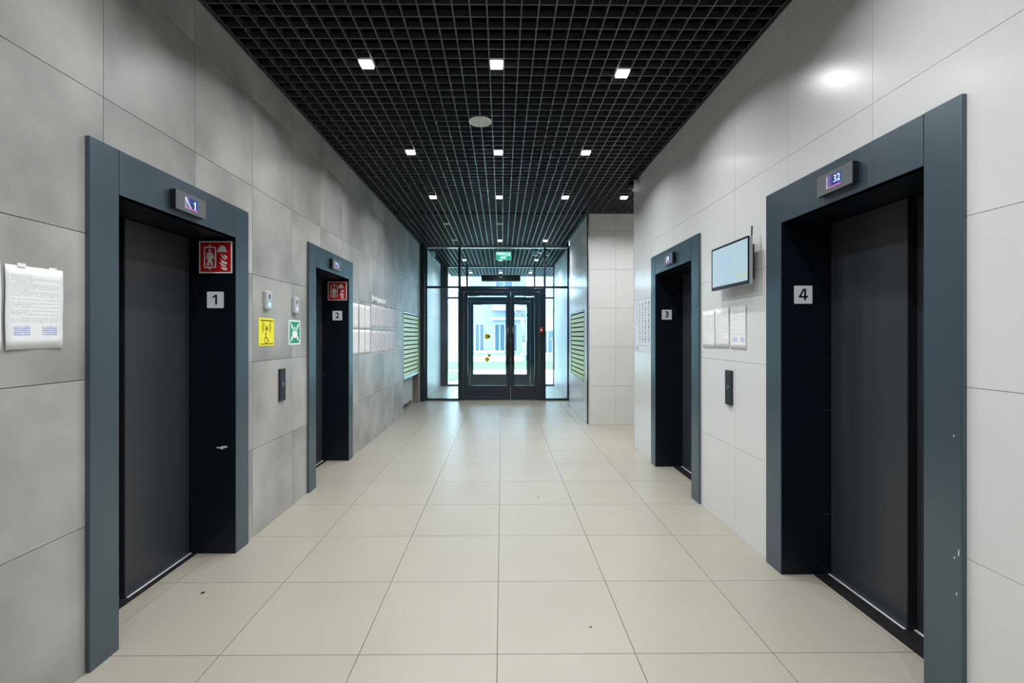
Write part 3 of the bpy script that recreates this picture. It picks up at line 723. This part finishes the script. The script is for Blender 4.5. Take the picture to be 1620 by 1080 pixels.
def leaf(root, y, x0, x1, g0, g1, zt, gz0, gz1, mg, hx, side):
    l = MB(); t = .03
    l.box(x0, g0, y-t, y+t, .012, zt).box(g1, x1, y-t, y+t, .012, zt).box(g0, g1, y-t, y+t, gz1, zt)
    l.box(g0, g1, y-t, y+t, .012, .085).box(g0, g1, y-t, y+t, .20, gz0).box(g0, g1, y-t+.014, y+t-.014, .085, .20)
    lf = l.build('door_leaf', M_frame, root, bevel=.002)
    MB().box(g0, g1, y-.004, y+.004, gz0, gz1).build('pane', mg, lf)
    h = MB().cyl((hx, y-.10, .76), (hx, y-.10, 1.58), .016, n=12)
    for z in (.86, 1.17, 1.48): h.cyl((hx, y-.10, z), (hx, y-t, z), .009, n=8)
    h.build('pull_handle', M_darkp, lf)
    cx = g0+.12 if side < 0 else g1-.12
    MB().box(cx-.1, cx+.1, y+t, y+t+.045, zt-.09, zt-.03).box(cx-.05, cx+.14, y+t+.045, y+t+.06, zt-.055, zt-.045).build('door_closer', M_silver, lf)
    return lf
def door(num, y, dl, dr, mg, x):
    r = thing(f'door_{num}', ((dl+dr)/2, y, 0), '', '')
    for k_ in ('label', 'category'): del r[k_]
    struct(r)
    MB().box(dl-.007, dl+.055, y-.034, y+.034, 0, 2.374).box(dr-.085, dr+.007, y-.034, y+.034, 0, 2.374).box(dl+.055, dr-.085, y-.034, y+.034, 2.30, 2.374).build('door_frame', M_frame, r, bevel=.002)
    MB().box(dl+.055, dr-.085, y-.04, y+.04, 0, .011).build('threshold', M_silver, r)
    leaf(r, y, dl+.058, .183, dl+.138, .103, 2.297, .318, 2.217, mg, .125, -1)
    leaf(r, y, .187, dr-.088, .267, dr-.186, 2.297, .318, 2.217, mg, .235, 1)
    return r
partition(1, YG, -1.612, 1.42, -.86, .879, M_clear, [])
partition(2, YG2, -1.505, 1.43, -.914, .86, M_clear2, [])
d1 = door(1, YG, -.86, .879, M_clear, 0); door(2, YG2, -.914, .86, M_clear2, 0)
# red box on the door frame
r = thing('call_point', (.835, YG-.036, 1.44), 'small red call box on the frame right of the glass doors', 'call point')
MB().box(.805, .865, YG-.066, YG-.036, 1.44, 1.55).build('case', M_redbox, r, bevel=.003)
MB().box(.82, .85, YG-.068, YG-.066, 1.475, 1.51).build('push_face', M_signw, r)
# glass stickers
st = [(-.312, 1.356, .056, M_stick_y, 'large yellow round sticker on the left door glass'), (-.266, 1.356, .030, M_stick_y, 'small yellow round sticker touching the large yellow one'),
      (-.268, .95, .034, M_stick_o, 'small orange round sticker low on the left door glass'), (-.312, .870, .050, M_stick_y, 'medium yellow round sticker below the orange one')]
for x, z, rr, m_, lb in st: tag(MB().prism(facing(x, YG-.0042, z), circ(0, 0, rr, 24), 0, .0001).build('round_sticker', m_, loc=(x, YG-.0042, z)), lb, 'sticker', 'round stickers on the door glass')
# exit sign behind the first glazing
P = facing(.035, 10.32, 3.112); r = sign_root('exit_sign', P, 'green lit exit sign hanging above the glass doors', 'exit sign')
MB().prism(P, rrect(-.175, .175, -.09, .095, .008, 3), -.03, 0).build('case', M_signw, r)
MB().prism(P, rect(-.165, .165, -.078, .088), 0, .001).build('lit_field', M_exit, r)
t = MB(); text_into(t, P, 'ВЫХОД', 0, .036, .082, .001, .0016, .003); text_into(t, P, 'EXIT', 0, -.040, .066, .001, .0016, .003); t.build('lettering', M_exitw, r)
for x in (-.08, .15): MB().cyl((x, 10.335, 3.205), (x, 10.335, 3.262), .004, n=8).build('hanger', M_silver, r)
# small boxes and air curtain in the vestibule
for x, y, z, lb in ((-1.53, 10.5, 3.12, 'small white box near the vestibule ceiling, far left'), (.744, 10.5, 3.15, 'small white box under the vestibule ceiling, left of the post'), (.99, 10.5, 3.15, 'small white box under the vestibule ceiling, right of the post')):
    r = thing('junction_box', (x, y, z), lb, 'box', 'white boxes under the vestibule ceiling')
    MB().box(x-.05, x+.05, y-.03, y+.03, z, z+.1).build('case', M_whitep, r, bevel=.006)
    MB().cyl((x, y, z+.1), (x, y, CZ+.005), .008, n=8).build('hanger', M_whitep, r)
r = thing('air_curtain', (-.03, 12.55, 2.8), 'long black air curtain hanging above the inner doors', 'air curtain')
MB().box(-.54, .49, 12.43, 12.65, 2.80, 2.965).build('casing', M_darkp, r, bevel=.01)
g = MB()
for i in range(40): g.box(-.52+i*.0253, -.508+i*.0253, 12.426, 12.43, 2.82, 2.945)
g = g.build('louvres', M_seam, r); g['kind'] = 'stuff'
for x in (-.5, .45): MB().cyl((x, 12.54, 2.96), (x, 12.54, CZ+.01), .005, n=8).build('hanger', M_silver, r)
# tiny litter on the floor
for k, (px_, y, a) in enumerate(((-1.605, 2.547, .5), (.42, 2.235, 1), (.31, 4.02, 2))):
    s_ = .011 if k == 0 else .006
    P = lambda u, v, w=0, x=px_, y=y, a=a: Vector((x+u*math.cos(a)-v*math.sin(a), y+u*math.sin(a)+v*math.cos(a), w))
    m = MB().prism(P, [(-s_, -s_*.5), (s_*.8, -s_*.6), (s_, s_*.5), (-s_*.3, s_*.7)], 0, .003)
    tag(m.build('debris_crumb', M_darkp, loc=(px_, y, 0)), ['black crumb of dirt on the floor tile before elevator 1', 'tiny dark speck on the tile in the right foreground', 'tiny dark speck right of the floor centre line'][k], 'crumb')

# ------------------------------------------------------------ outdoors
m = MB(); m.box(-60, 60, 13.6, 120, -.16, -.03); m.box(-6, 6, 13.4, 13.6, -.16, -.012); struct(m.build('ground', M_asph))
def lawn(pts, label):
    o = MB().prism(lambda u, v, w=0: Vector((u, v, w)), pts, -.03, -.005).build('lawn', M_grass); o['kind'] = 'stuff'; tag(o, label, 'grass')
lawn([(-14, 19.6), (14, 19.6), (14, 25), (-14, 25)], 'wide strip of green lawn across the paving')
lawn([(-6, 14.6), (-1.55, 14.6), (-1.2, 16.0), (-1.15, 18.2), (-6, 18.2)], 'small patch of green lawn left of the porch')
# porch side pieces
r = MB(); r.box(-1.95, -1.52, 13.02, 13.5, 0, 3.6); struct(r.build('wall_porch_left', M_bld_b))
# facade helper
def facade(x0, x1, y, z1, wmat, wins, label, depth=3, ledges=()):
    r = thing('building', ((x0+x1)/2, y, -.03), label, 'building')
    MB().box(x0, x1, y, y+depth, -.03, z1).build('wall', wmat, r)
    for a, b, c, d in wins:
        f = MB()
        for q in (rect(a, a+.07, c, d), rect(b-.07, b, c, d), rect(a+.07, b-.07, c, c+.07), rect(a+.07, b-.07, d-.07, d), rect((a+b)/2-.03, (a+b)/2+.03, c+.07, d-.07)): f.prism(facing(0, y, 0), q, 0, .06)
        w = f.build('window', M_bld_w, r); MB().box(a+.07, b-.07, y-.02, y-.001, c+.07, d-.07).build('pane', M_pane_d, w)
    for a, b, c, d in ledges: MB().box(a, b, y-.5, y, c, d).build('ledge', M_bld_w, r)
    return r
facade(-12, -2.6, 36, 4.7, M_bld_w, [(-7.5, -6, .5, 2.4), (-5.2, -4.0, .5, 2.4), (-10, -8.6, .5, 2.4)], 'low white building seen through the left glass')
facade(-2.3, 1.7, 33, 12, M_bld_g, [(-.55, .25, .2, 2.2), (.35, 1.1, .2, 2.2), (-1.9, -1.2, 0.2, 2.2), (-.5, .8, 4.4, 6.0), (-.5, .8, 7.2, 8.9)], 'grey building with large windows seen through the doors', ledges=[(-.7, 1.6, 3.1, 3.7), (-.7, 1.6, 2.45, 2.6)])
r = facade(1.9, 9, 27, 9, M_bld_w, [(2.2, 3.0, .3, 1.7)], 'white louvred facade seen through the right glass')
sl = MB()
for i in range(34): sl.box(1.95, 9, 26.86, 27, 2.6+i*.19, 2.68+i*.19)
sl = sl.build('louvres', M_bld_w, r); sl['kind'] = 'stuff'
# tree and post
r = thing('bare_tree', (1.15, 26, -.03), 'pale leaning bare tree trunk seen through the right door leaf', 'tree')
MB().cyl((1.45, 26, -.03), (1.22, 26, 1.0), .16, .13, 12).cyl((1.22, 26, 1.0), (1.1, 26, 2.4), .13, .09, 12).build('trunk', M_bark, r)
b = MB()
for a, c, q in ((-.4, 1.4, .045), (.5, 1.6, .05), (.1, 2.0, .05), (.8, .9, .035), (-.7, .8, .03)): b.cyl((1.12, 26, 2.2), (1.1+a, 26+.2*a, 2.3+c), q, .012, 8)
b.build('branch', M_bark, r)
r = thing('timber_post', (2.1, 19.3, -.03), 'brown post on the lawn seen through the right side glass', 'post')
MB().cyl((2.1, 19.3, -.03), (2.1, 19.3, 1.2), .07, .055, 12).build('shaft', M_wood, r)
MB().box(1.98, 2.22, 19.2, 19.4, 1.2, 1.28).build('cap', M_wood, r, bevel=.01)
# low kerb in front of the buildings
for x in (-3.5, -.8, 1.9):
    r = thing('concrete_bench', (x, 27.5 if x > 0 else 29, -.03), {-3.5: 'pale low bench beyond the lawn, left side', -.8: 'pale low bench beyond the lawn, centre', 1.9: 'pale low bench beyond the lawn, right side'}[x], 'bench')
    yy = 27.5 if x > 0 else 29
    yy = 29 if x < 1 else 25.6
    r.location = (x, yy, -.03); r['_o'] = (x, yy, -.03)
    MB().box(x-.9, x+.9, yy-.25, yy+.25, .32, .42).build('seat', M_bld_w, r, bevel=.01)
    for q in (-.7, .7): MB().box(x+q-.08, x+q+.08, yy-.2, yy+.2, -.03, .32).build('leg', M_bld_g, r)
for o in bpy.data.objects:
    if '_o' in o: del o['_o']
